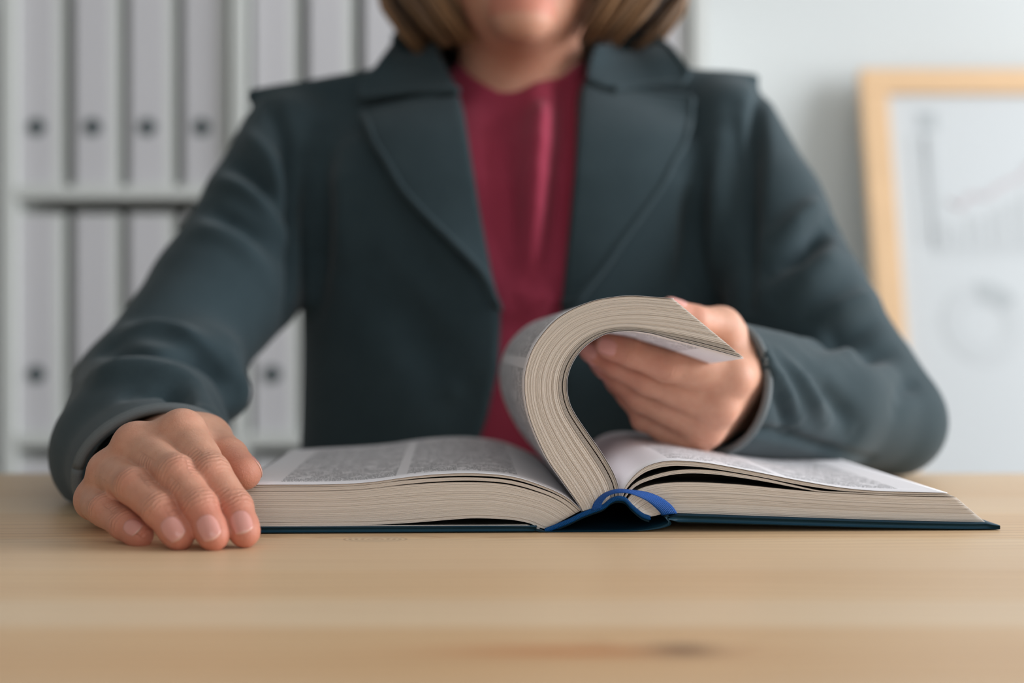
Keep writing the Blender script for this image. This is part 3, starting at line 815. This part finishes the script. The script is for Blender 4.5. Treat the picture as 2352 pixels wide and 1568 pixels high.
VZ = edgez([(1020, 60), (1035, 140), (1060, 230), (1085, 380), (1105, 500), (1130, 630), (1148, 700), (1150, 740), (1145, 850), (1120, 960), (1090, 1040), (1050, 1200), (1000, 1700)])+\
     edgez([(1345, 60), (1340, 140), (1335, 200), (1322, 380), (1308, 520), (1296, 640), (1290, 700), (1288, 850), (1288, 1040), (1300, 1200), (1340, 1700)])

person = tag(empty('person', (XC, 1.2, 0)), 'seated person in a dark grey blazer and burgundy top turning the book pages', 'person')
def displaced(f, V_, folds, N_=None):
    N_ = grad(f, V_, .003) if N_ is None else N_
    out = V_.copy()
    for px, amp, sig in folds:
        c_ = resample(np.array(px, float), max(6, 3*len(px)))
        path = cast(f, c_, t0=.5).astype(float)
        dd = polydist(V_, path)
        ln = np.linalg.norm(np.diff(path, axis=0), axis=1).sum()
        e0 = np.linalg.norm(V_-path[0], axis=1); e1 = np.linalg.norm(V_-path[-1], axis=1)
        fade = np.clip(np.minimum(e0, e1)/(ln*.35+1e-6), 0, 1)*.8+.2
        out += N_*(amp*FS*fade*np.exp(-(dd/sig)**2))[:, None]
    return out
FS = 2.2
folds = [
 # left sleeve
 ([(250, 800), (360, 806), (450, 830), (535, 890)], -.009, .009), ([(270, 765), (400, 770), (520, 830)], .005, .010),
 ([(200, 870), (320, 858), (420, 885), (470, 935)], .005, .010), ([(310, 905), (400, 905), (440, 950)], -.005, .007),
 ([(525, 360), (590, 410), (650, 490)], -.005, .008), ([(490, 410), (580, 450), (655, 540)], .004, .008), ([(470, 480), (560, 520), (640, 580)], -.004, .008),
 ([(560, 300), (620, 370), (660, 450)], .004, .008), ([(440, 515), (540, 555), (630, 640)], .003, .010),
 # armhole seams and chest
 ([(615, 235), (655, 330), (680, 480), (672, 620), (655, 735)], -.007, .007), ([(1752, 190), (1735, 320), (1722, 480), (1718, 700)], -.007, .007),
 ([(715, 380), (722, 520), (715, 700)], -.006, .012), ([(790, 330), (800, 480), (790, 640)], .005, .014),
 ([(1690, 250), (1695, 420), (1700, 600)], -.005, .009), ([(1640, 330), (1650, 500), (1640, 680)], .004, .010), ([(1590, 420), (1585, 560), (1560, 680)], -.004, .010),
 ([(1560, 700), (1540, 800)], .003, .012), ([(860, 640), (960, 760), (1040, 900)], -.004, .020), ([(870, 440), (950, 570), (1050, 690)], -.002, .012),
 # right sleeve
 ([(1905, 515), (1850, 570), (1770, 620)], -.007, .008), ([(1890, 460), (1820, 520), (1760, 560)], .004, .009), ([(1930, 570), (1870, 630), (1780, 690)], .004, .011),
 ([(2025, 720), (1960, 765), (1860, 795)], -.004, .010), ([(2010, 680), (1930, 710), (1850, 740)], .004, .009), ([(2070, 790), (2020, 812), (1960, 825)], -.003, .008),
 ([(2120, 870), (2080, 890), (2060, 930)], -.003, .008),
 ([(1745, 800), (1790, 880), (1830, 960)], .0035, .006), ([(1790, 815), (1850, 890), (1900, 960)], .0035, .006), ([(1770, 860), (1800, 930), (1815, 990)], -.003, .006),
 ([(1860, 860), (1920, 920), (1960, 990)], -.003, .008), ([(1700, 982), (1800, 1000), (1900, 1030), (2000, 1055)], -.0025, .004),
]
VJ, FJ = surface(jacket, (-.40, .74, .44), (.40, 1.36, 1.125), .0032)
jb = displaced(jacket, VJ, folds)
jb[:, 2] = np.where((jb[:, 1] < 1.09) & (jb[:, 2] < TZ+.0005), TZ+.0005, jb[:, 2])
jack = mesh_obj('blazer', jb, FJ, M['jacket'], person); jack['label'] = 'dark blue-grey wool blazer'
# lapels / collar as sheets lying on the jacket
def overlay(name, inner, outer, off_in, off_out, thick, parent, n=26, m=12, mat=None):
    a, b = resample(np.array(inner, float), n), resample(np.array(outer, float), n)
    pts = np.stack([a*(1-k)+b*k for k in np.linspace(0, 1, m)], 1).reshape(-1, 2)
    full = lambda p: smin(torso(p), neckf(p), .03)
    hit = cast(full, pts, t0=.6).astype(float); N_ = grad(full, hit, .008)
    k = np.tile(np.linspace(0, 1, m), n)
    off = off_in+(off_out-off_in)*k
    g = (hit+N_*off[:, None]).reshape(n, m, 3)
    vs, fs = sheet(g, thick, (0, -1, 0))
    o = mesh_obj(name, vs, fs, mat or M['jacket'], parent)
    md = o.modifiers.new('bevel', 'BEVEL'); md.width = .0012; md.segments = 2; md.limit_method = 'ANGLE'; md.angle_limit = R(60)
    rim = np.vstack([g[0], g[1:, -1], g[-1, -2::-1]])-N_.reshape(n, m, 3)[0, 0]*.0015
    v_, f_ = tube(resample(rim, 70), .0030, 8); mesh_obj(name+'_edge', v_, f_, mat or M['jacket'], parent)
    return o
overlay('lapel', [(1056, 222), (1075, 330), (1098, 470), (1122, 590), (1140, 660), (1147, 705)],
        [(848, 292), (900, 380), (965, 470), (1045, 555), (1110, 620), (1143, 690)], .006, .015, .0055, jack)
overlay('lapel', [(1336, 205), (1325, 350), (1312, 500), (1300, 620), (1292, 690)],
        [(1583, 250), (1560, 330), (1490, 450), (1400, 580), (1318, 690)], .006, .015, .0055, jack)
overlay('collar', [(1022, 128), (1036, 170), (1054, 215), (1060, 232)], [(928, 112), (885, 165), (850, 215), (838, 255)], .012, .017, .006, jack, n=14)
overlay('collar', [(1340, 130), (1337, 170), (1342, 205), (1400, 232)], [(1482, 116), (1530, 150), (1572, 192), (1560, 216)], .012, .017, .006, jack, n=14)
# collar round the back of the neck
ang = np.linspace(R(-205), R(25), 40); g = np.empty((40, 6, 3))
for i, a in enumerate(ang):
    for j in range(6):
        k = j/5; rr_ = .066+.020*k; g[i, j] = (XC+rr_*1.08*math.cos(-a), 1.232+rr_*.95*math.sin(-a), 1.105-.035*k**1.6)
vs, fs = sheet(g, .004); mesh_obj('collar', vs, fs, M['jacket'], jack)
# cuffs: woven hem rings
def cuff(c_, n_, ch, ax, ratio, rad):
    a, ra = ch[-2]; b, rb_ = ch[-1]
    e1 = unit(np.cross(n_, (0, 0, 1))); e2 = np.cross(n_, e1); path = []
    for t_ in np.linspace(0, 2*math.pi, 73):
        d = e1*math.cos(t_)+e2*math.sin(t_)
        fS = lambda p: (sleeves(p)[0] if ch is SLF else sleeves(p)[1])
        lo_, hi_ = 0.0, .12
        q = c_
        for _ in range(22):
            mid = (lo_+hi_)/2; q = c_+d*mid
            if fS(q[None].astype(np.float32))[0] < 0: lo_ = mid
            else: hi_ = mid
        q = c_+d*(lo_-.0012)-n_*.001
        if q[1] < 1.09: q[2] = max(q[2], TZ+.0034)
        path.append(q)
    return uv_tube('cuff_hem', np.array(path), rad, M['hem'], jack, n=10)
cuff(cL, nL, SLF, axL, 1.12, .0032); cuff(cR, nR_, SRF, axR, 1.0, .0028)

# blouse
def blouse(p):
    d = np.maximum(smin(torso(p)+.012, neckf(p)+.004, .02), .46-p[:, 2])
    cut = p[:, 2]-(1.034+(p[:, 1]-1.115)*.42+((p[:, 0]-XC)**2)*9.0-(p[:, 0]-XC)*-.10)
    d = smax(d, cut, .003)
    return smax(d, np.abs(p[:, 0]-XC)-.19, .01)
VB, FB = surface(blouse, (-.22, 1.06, .44), (.22, 1.36, 1.15), .004)
bf = [([(1248, 215), (1238, 380), (1222, 560), (1218, 660)], .0080, .012), ([(1135, 235), (1160, 420), (1190, 640)], -.0045, .012), ([(1305, 215), (1285, 430), (1262, 640)], -.0050, .010),
      ([(1180, 690), (1225, 700), (1290, 650)], .004, .012), ([(1240, 240), (1245, 330)], .003, .012)]
bl = mesh_obj('blouse', displaced(blouse, VB, bf), FB, M['blouse'], person); bl['label'] = 'burgundy round-neck top'

# trousers, shoes
def legs(p):
    d = None
    for s_ in (-1, 1):
        for a, b, r1, r2 in (((XC+s_*.085, 1.20, .555), (XC+s_*.11, .83, .565), .088, .066), ((XC+s_*.11, .83, .56), (XC+s_*.11, .90, .12), .064, .044)):
            q = cone(p, a, b, r1, r2); d = q if d is None else smin(d, q, .02)
    d = smin(d, ell(p, (XC, 1.22, .565), (.185, .13, .10)), .03)
    return np.maximum(d, .09-p[:, 2])
VT, FT = surface(legs, (-.24, .70, .05), (.25, 1.40, .70), .008)
mesh_obj('trousers', VT, FT, M['trousers'], person)
for s_ in (-1, 1):
    def shoe(p, s_=s_): 
        d = smin(cone(p, (XC+s_*.11, .90, .05), (XC+s_*.12, .74, .035), .042, .032), cone(p, (XC+s_*.11, .91, .05), (XC+s_*.11, .90, .11), .042, .042), .02)
        return smax(d, .001-p[:, 2], .004)
    v_, f_ = surface(shoe, (XC+s_*.11-.07, .66, -.01), (XC+s_*.11+.07, .98, .17), .006)
    mesh_obj('shoe', v_, f_, M['shoe'], person)

# body (head, neck, torso, arms) joined with the finely sampled hands
HC = np.array([XC+.002, 1.185, 1.180])
def body(p):
    d = smin(torso(p)+.022+.016*np.clip((1.02-p[:, 2])/.03, 0, 1).astype(np.float32), neckf(p)+.001+.02*np.clip((1.02-p[:, 2])/.02, 0, 1).astype(np.float32), .02)
    q = p-HC.astype(np.float32); c_, s_ = math.cos(.12), math.sin(.12)      # head bowed a little
    q = np.stack([q[:, 0], q[:, 1]*c_-q[:, 2]*s_, q[:, 1]*s_+q[:, 2]*c_], 1)
    hd = ell(q, (0, .012, .035), (.074, .092, .085))
    hd = smin(hd, ell(q, (0, -.018, -.035), (.058, .070, .066)), .035)
    hd = smin(hd, ell(q, (0, -.070, -.088), (.020, .017, .016)), .026)       # chin
    for x in (-1, 1):
        hd = smin(hd, ell(q, (x*.040, -.052, -.010), (.020, .020, .018)), .02)   # cheek
        hd = smax(hd, -ell(q, (x*.032, -.090, .018), (.017, .012, .011)), .012)  # eye socket
        hd = smin(hd, ell(q, (x*.076, .018, .0), (.008, .018, .030)), .008)      # ear
        hd = smin(hd, ell(q, (x*.011, -.094, -.026), (.009, .010, .008)), .008)  # nostril wing
    hd = smin(hd, cone(q, (0, -.082, .018), (0, -.102, -.022), .007, .010), .010)
    hd = smin(hd, ell(q, (0, -.084, -.051), (.024, .010, .0055)), .006)
    hd = smin(hd, ell(q, (0, -.083, -.061), (.020, .010, .0065)), .006)
    d = smin(d, hd, .022)
    sl_ = sleeves(p)
    for sh, el, wrt in (((-.180, 1.215, 1.015), (-.27, 1.04, .825), LW), ((.190, 1.215, 1.02), (.268, 1.07, .81), RW)):
        arm = smin(cone(p, sh, el, .034, .028), cone(p, el, np.array(el)*.35+wrt*.65, .028, .022), .02)
        d = smin(d, np.maximum(arm, sl_[0 if sh[0] < 0 else 1]+.032), .006)
    return np.maximum(d, .52-p[:, 2])
VBd, FBd = surface(body, (-.34, .84, .50), (.34, 1.36, 1.34), .0045)
off1 = len(VBd); off2 = off1+len(VL)
lipq = VBd-HC; lipm = (np.abs(lipq[:, 0]) < .026) & (lipq[:, 1] < -.07) & (lipq[:, 2] > -.078) & (lipq[:, 2] < -.05)
redB = np.where(lipm, 1.0, 0.15); zB = np.zeros(len(VBd))
bd = mesh_obj('body', np.vstack([VBd, VL, VR]), np.vstack([FBd, FL+off1, FR+off2]), M['skin'], person)
for nm, arr in (('red', np.r_[redB, redL, redR]), ('wc', np.r_[zB, wcL, wcR]), ('wm', np.r_[zB, wmL, wmR])):
    at = bd.data.attributes.new(nm, 'FLOAT', 'POINT'); at.data.foreach_set('value', arr.astype(np.float32))
# fingernails
for ch, dn, wd, ln in ((LH[0], (.10, -.9, .35), .0112, .0132), (LH[1], (-.05, -.9, .35), .0114, .0136), (LH[2], (-.12, -.9, .40), .0112, .0132), (LH[3], (-.05, -.9, .55), .0094, .0106)):
    nail(fL, ch[2], ch[3], np.array(dn), wd, ln, person)
nail(fL, LT[2], LT[3], np.array((.45, .75, .45)), .0125, .0135, person)
nail(fR, RH[0][2], RH[0][3], np.array((-.1, -.95, -.15)), .0112, .0130, person)
nail(fR, RH[1][2], RH[1][3], np.array((-.1, -.95, -.2)), .0112, .0130, person)
nail(fR, RH[2][2], RH[2][3], np.array((-.3, -.9, -.2)), .0108, .0125, person)
nail(fR, RH[3][2], RH[3][3], np.array((-.4, -.9, -.2)), .0092, .0105, person)
nail(fR, RT[2], RT[3], np.array((.3, -.2, .9)), .0125, .0135, person)
# eyes
for x in (-1, 1):
    e_ = HC+np.array([x*.032, -.074, .026])
    bm = bmesh.new(); bmesh.ops.create_uvsphere(bm, u_segments=20, v_segments=14, radius=.0115)
    vs = [tuple(np.array(v.co)+e_) for v in bm.verts]; bm.verts.index_update(); fs = [[v.index for v in f.verts] for f in bm.faces]; bm.free()
    mesh_obj('eye', vs, fs, M['eye'], person)

# hair: bob of tapered locks
def hair():
    parts, tone = [], []
    rr2 = random.Random(3)
    for i in range(900):
        layer = rr2.random()
        phi = rr2.uniform(-math.pi, math.pi)                     # 0 = front (towards -y)
        ap = abs(phi)
        lim = R(50) if phi < 0 else R(42)
        if ap < lim:
            if rr2.random() < .6: continue
            phi = math.copysign(lim+rr2.random()*R(16), phi); ap = abs(phi)
        dirx, diry = math.sin(phi), -math.cos(phi)
        rx = (.112+.020*layer)*(1.0 if phi < 0 else 1.07); ry = (.105+.022*layer)
        zt = HC[2]+.138+.008*layer
        zb = 1.098+rr2.uniform(-.008, .010)+.010*max(0, math.cos(phi))*0+(.0 if ap < R(120) else -.012)
        cx, cy = HC[0]+.006, HC[1]+.026
        pth = []
        nseg = 14; dphi = rr2.uniform(-.10, .10)
        for k in range(nseg):
            t_ = k/(nseg-1)
            z_ = zt+(zb-zt)*(t_**1.15)
            h_ = (z_-(HC[2]+.02))/(zt-(HC[2]+.02))
            rad = math.sqrt(max(0, 1-max(h_, 0)**2.0)) if h_ > 0 else 1.0-.05*(-h_)
            if t_ > .80: rad *= 1-.26*((t_-.80)/.20)**1.6       # ends turned in
            a = phi+dphi*t_
            if ap < R(80): a = a*(1-.34*t_**2.5)
            pth.append((cx+rx*rad*math.sin(a), cy-ry*rad*math.cos(a)*(1.0), z_))
        w_ = rr2.uniform(.0032, .0062)
        rads = [w_*(.5+.5*min(1, k/3))*(1 if k < nseg-4 else (nseg-k)/4.5) for k in range(nseg)]
        v_, f_ = tube(resample(pth, nseg), rads, 5, .6)
        parts.append((v_, f_)); tone += [min(1, max(0, rr2.gauss(.38, .26)))]*len(v_)
    V_, F_ = joinvf(parts)
    o = mesh_obj('hair', V_, F_, M['hair'], person)
    at = o.data.attributes.new('tone', 'FLOAT', 'POINT'); at.data.foreach_set('value', tone)
    o['label'] = 'chin-length brown bob'
    # scalp cap below the locks
    def cap(p):
        d = ell(p, HC+np.array([.004, .024, .040]), (.098, .108, .100))
        d = smin(d, ell(p, HC+np.array([.004, .050, -.02]), (.088, .074, .085)), .03)
        return smax(d, -ell(p, HC+np.array([0, -.09, -.045]), (.072, .10, .115)), .01)
    v_, f_ = surface(cap, HC-.16, HC+.18, .006)
    c_ = mesh_obj('hair_base', v_, f_, M['hair'], o)
    at = c_.data.attributes.new('tone', 'FLOAT', 'POINT'); at.data.foreach_set('value', [.12]*len(v_))
hair()

# chair under the person
ch = tag(empty('stool', (XC, 1.23, 0)), 'dark round padded stool under the seated person', 'stool')
def lathe(name, prof, c, mat, parent, n=32):
    vs, fs = [], []
    for r_, z_ in prof:
        for k in range(n): vs.append((c[0]+r_*math.cos(2*math.pi*k/n), c[1]+r_*math.sin(2*math.pi*k/n), z_))
    for i in range(len(prof)-1):
        for k in range(n): fs.append([i*n+k, i*n+(k+1) % n, (i+1)*n+(k+1) % n, (i+1)*n+k])
    return mesh_obj(name, vs, fs, mat, parent)
lathe('seat', [(.0, .395), (.17, .395), (.19, .41), (.195, .435), (.185, .455), (.15, .464), (0, .466)], (XC, 1.23), M['seat'], ch)
lathe('post', [(.0, .03), (.025, .03), (.025, .395), (0, .395)], (XC, 1.23), M['metal'], ch)
lathe('base', [(.0, .0), (.20, .0), (.205, .008), (.19, .018), (.04, .035), (0, .035)], (XC, 1.23), M['metal'], ch)

# ------------------------------------------------------------------ shelf with binders
SD = 2.0; PPM = F/SD
def sx(px): return (px-1176)/PPM
def sz(py): return CAM[2]-(py-784)/PPM
SY0, SY1 = SD, SD+.345
shelf = tag(empty('shelf_unit', (sx(813), SD+.17, 0)), 'white open shelf unit filled with binders against the back wall', 'shelf')
divs = [18, 548, 1078, 1608]; zs = [.012, .365, sz(1012), sz(441), 1.412]
for i, dpx in enumerate(divs):
    hw = .010
    box('upright', sx(dpx)-hw, sx(dpx)+hw, SY0, SY1, 0, 1.422, M['white'], shelf, b=.001)
for z_ in zs:
    for a, b in zip(divs[:-1], divs[1:]):
        box('shelf_board', sx(a)+.0102, sx(b)-.0102, SY0+.001, SY1-.012, z_-.009, z_+.009, M['white'], shelf, b=.001)
box('back_panel', sx(divs[0])+.0105, sx(divs[-1])-.0105, SY1-.011, SY1-.004, .003, 1.40, M['backp'], shelf, b=0)
# binder prototype (front towards -y, base at origin)
BW, BH, BD = .062, .312, .285
def ring_mesh(r0, r1, y, z, th, n=28):
    vs, fs = [], []
    for k in range(n):
        t_ = 2*math.pi*k/n
        for r_, yy_ in ((r0, y), (r1, y), (r1, y-th), (r0, y-th)):
            vs.append((r_*math.cos(t_), yy_, z+r_*math.sin(t_)))
    for k in range(n):
        k2 = (k+1) % n
        for q in range(4): fs.append([k*4+q, k*4+(q+1) % 4, k2*4+(q+1) % 4, k2*4+q])
    return vs, fs
def binder_meshes():
    d = {}
    d['spine'] = bevel_box(-.026, .036, 0, .003, 0, BH, .0012)
    d['spine_panel'] = bevel_box(-.025, .025, -.0012, .0002, .004, BH-.004, .0004)
    d['cover_board'] = bevel_box(-.026, -.0235, .003, BD, 0, BH, .0008)
    d['cover_board2'] = bevel_box(.0335, .036, .003, BD, 0, BH, .0008)
    d['paper_stack'] = bevel_box(-.021, .030, .02, .235, .006, .303, .001)
    d['finger_ring'] = ring_mesh(.0085, .0125, -.0012, .084, .0014)
    d['finger_hole_shade'] = ring_mesh(.0, .0088, -.0011, .084, .0006)  # solid dark disc standing in for the shade inside the ring
    return d
mm = binder_meshes(); mats = {'spine': 'binder_edge', 'spine_panel': 'binder', 'cover_board': 'binder_edge', 'cover_board2': 'binder_edge', 'paper_stack': 'paperedge', 'finger_ring': 'ringhole', 'finger_hole_shade': 'holeshade'}
data = {}
for k, (v_, f_) in mm.items():
    me = bpy.data.meshes.new(k.rstrip('2')); me.from_pydata([tuple(q) for q in v_], [], f_); me.update(); me.materials.append(M[mats[k]]); data[k] = me
holes = {0: [78, 207, 333, 460], 1: [622, 749, 876, 998], 2: [1152, 1279, 1406, 1527]}
ordn = ['first', 'second', 'third', 'fourth']
rown = {3: 'upper shelf', 2: 'desk-height shelf', 1: 'shelf below desk height'}
bayn = ['farthest', 'middle', 'nearest']
for zi in (3, 2, 1):
    for bay in range(3):
        for k, hx in enumerate(holes[bay]):
            b_ = empty('binder', (sx(hx)+random.uniform(-.001, .001), SD+.012+random.uniform(0, .006), zs[zi]+.0092))
            tag(b_, 'white binder, %s from the chart side of the %s bay, %s' % (ordn[3-k], bayn[bay], rown[zi]), 'binder', 'white binders on the shelf')
            for key, me in data.items():
                o = bpy.data.objects.new(key.rstrip('2'), me); COL.objects.link(o); o.parent = b_

# ------------------------------------------------------------------ leaning framed chart
LEAN = math.atan2(.36, 1.27)
top = np.array([0, 2.318, CAM[2]+(784-158)/F*2.27])
Lb = 1.275/math.cos(LEAN); upv = np.array([0, math.sin(LEAN), math.cos(LEAN)]); nv_ = np.array([0, -math.cos(LEAN), math.sin(LEAN)])
bx0 = (1988-1176)/F*2.262; bw = .92
base_c = np.array([bx0+bw/2, top[1]-math.sin(LEAN)*top[2]/math.cos(LEAN)-.0, 0.0])
Lb = top[2]/math.cos(LEAN)
fr = tag(empty('framed_chart', tuple(base_c)), 'large wood-framed chart sheet leaning against the pale wall', 'framed chart')
def lean_box(name, x0, x1, s0, s1, n0, n1, mat, b=.002, parent=None):
    vs, fs = bevel_box(x0, x1, s0, s1, n0, n1, b)
    q = [base_c*np.array([0, 1, 1])+np.array([bx0+x, 0, 0])+upv*y+nv_*z for x, y, z in vs]
    return mesh_obj(name, q, fs, mat, parent or fr, smooth=False)
fwid = .042
lean_box('frame_rail', 0, bw, Lb-fwid, Lb, 0, .022, M['framewood'])
lean_box('frame_rail', 0, bw, 0.004, fwid, 0, .022, M['framewood'])
lean_box('frame_stile', 0, fwid, fwid+.0003, Lb-fwid-.0003, 0, .022, M['framewood'])
lean_box('frame_stile', bw-fwid, bw, fwid+.0003, Lb-fwid-.0003, 0, .022, M['framewood'])
sheet_o = lean_box('chart_sheet', fwid+.0004, bw-fwid-.0004, fwid+.0004, Lb-fwid-.0004, .004, .012, M['poster'], b=0)
def onboard(px, py):
    """photo pixel -> (x, s) on the board plane"""
    r = np.array([(px-1176)/F, 1, -(py-784)/F]); o_ = base_c*np.array([0, 1, 1])
    t_ = ((o_-CAM)@nv_+.012)/(r@nv_); p = CAM+t_*r
    return p[0]-bx0, (p-o_)@upv
def pr(name, x0, y0, x1, y1, mat):
    a = onboard(x0, y1); b = onboard(x1, y0)
    return lean_box(name, min(a[0], b[0]), max(a[0], b[0]), a[1], b[1], .0122, .0128, mat, b=0, parent=sheet_o)
pr('axis_label', 2108, 255, 2150, 300, M['ink_dark'])
pr('axis_line', 2138, 310, 2142, 570, M['ink_grey']); pr('axis_scale', 2112, 310, 2128, 560, M['ink_pale'])
pr('axis_line', 2138, 566, 2500, 570, M['ink_grey']); pr('axis_caption', 2150, 572, 2480, 590, M['ink_pale'])
bars = [0, .3, .22, .36, .33, .42, .5, .55, .7, .78, .9, 1.0]
for i, hgt in enumerate(bars[1:]):
    x = 2172+i*27
    pr('chart_bar', x, 564-190*hgt, x+14, 564, M['ink_pale'] if i % 2 else M['ink_grey'])
lp = [onboard(2172+i*27+7, 540-200*hgt-20) for i, hgt in enumerate(bars[1:])]
pth = [base_c*np.array([0, 1, 1])+np.array([bx0+x, 0, 0])+upv*s_+nv_*.0135 for x, s_ in lp]
v_, f_ = tube(resample(pth, 40), .0025, 6, .3, up=nv_); mesh_obj('trend_line', v_, f_, M['ink_red'], sheet_o)
cxy = onboard(2262, 742); r1 = .066; r0 = .032
def donut(name, a0, a1, rr0, rr1, mat, n=36):
    vs, fs = [], []
    for k in range(n+1):
        t_ = a0+(a1-a0)*k/n
        for r_ in (rr0, rr1):
            for dn in (.0122, .0129):
                vs.append(base_c*np.array([0, 1, 1])+np.array([bx0+cxy[0]+r_*math.cos(t_), 0, 0])+upv*(cxy[1]+r_*math.sin(t_))+nv_*dn)
    for k in range(n):
        a, b = k*4, (k+1)*4
        fs += [[a+1, b+1, b+3, a+3], [a, a+2, b+2, b], [a, b, b+1, a+1], [a+2, a+3, b+3, b+2]]
    return mesh_obj(name, vs, fs, mat, sheet_o, smooth=False)
donut('donut_segment', R(100), R(395), r0, r1, M['ink_pale']); donut('donut_segment', R(36), R(99), r0, r1, M['ink_dark'])
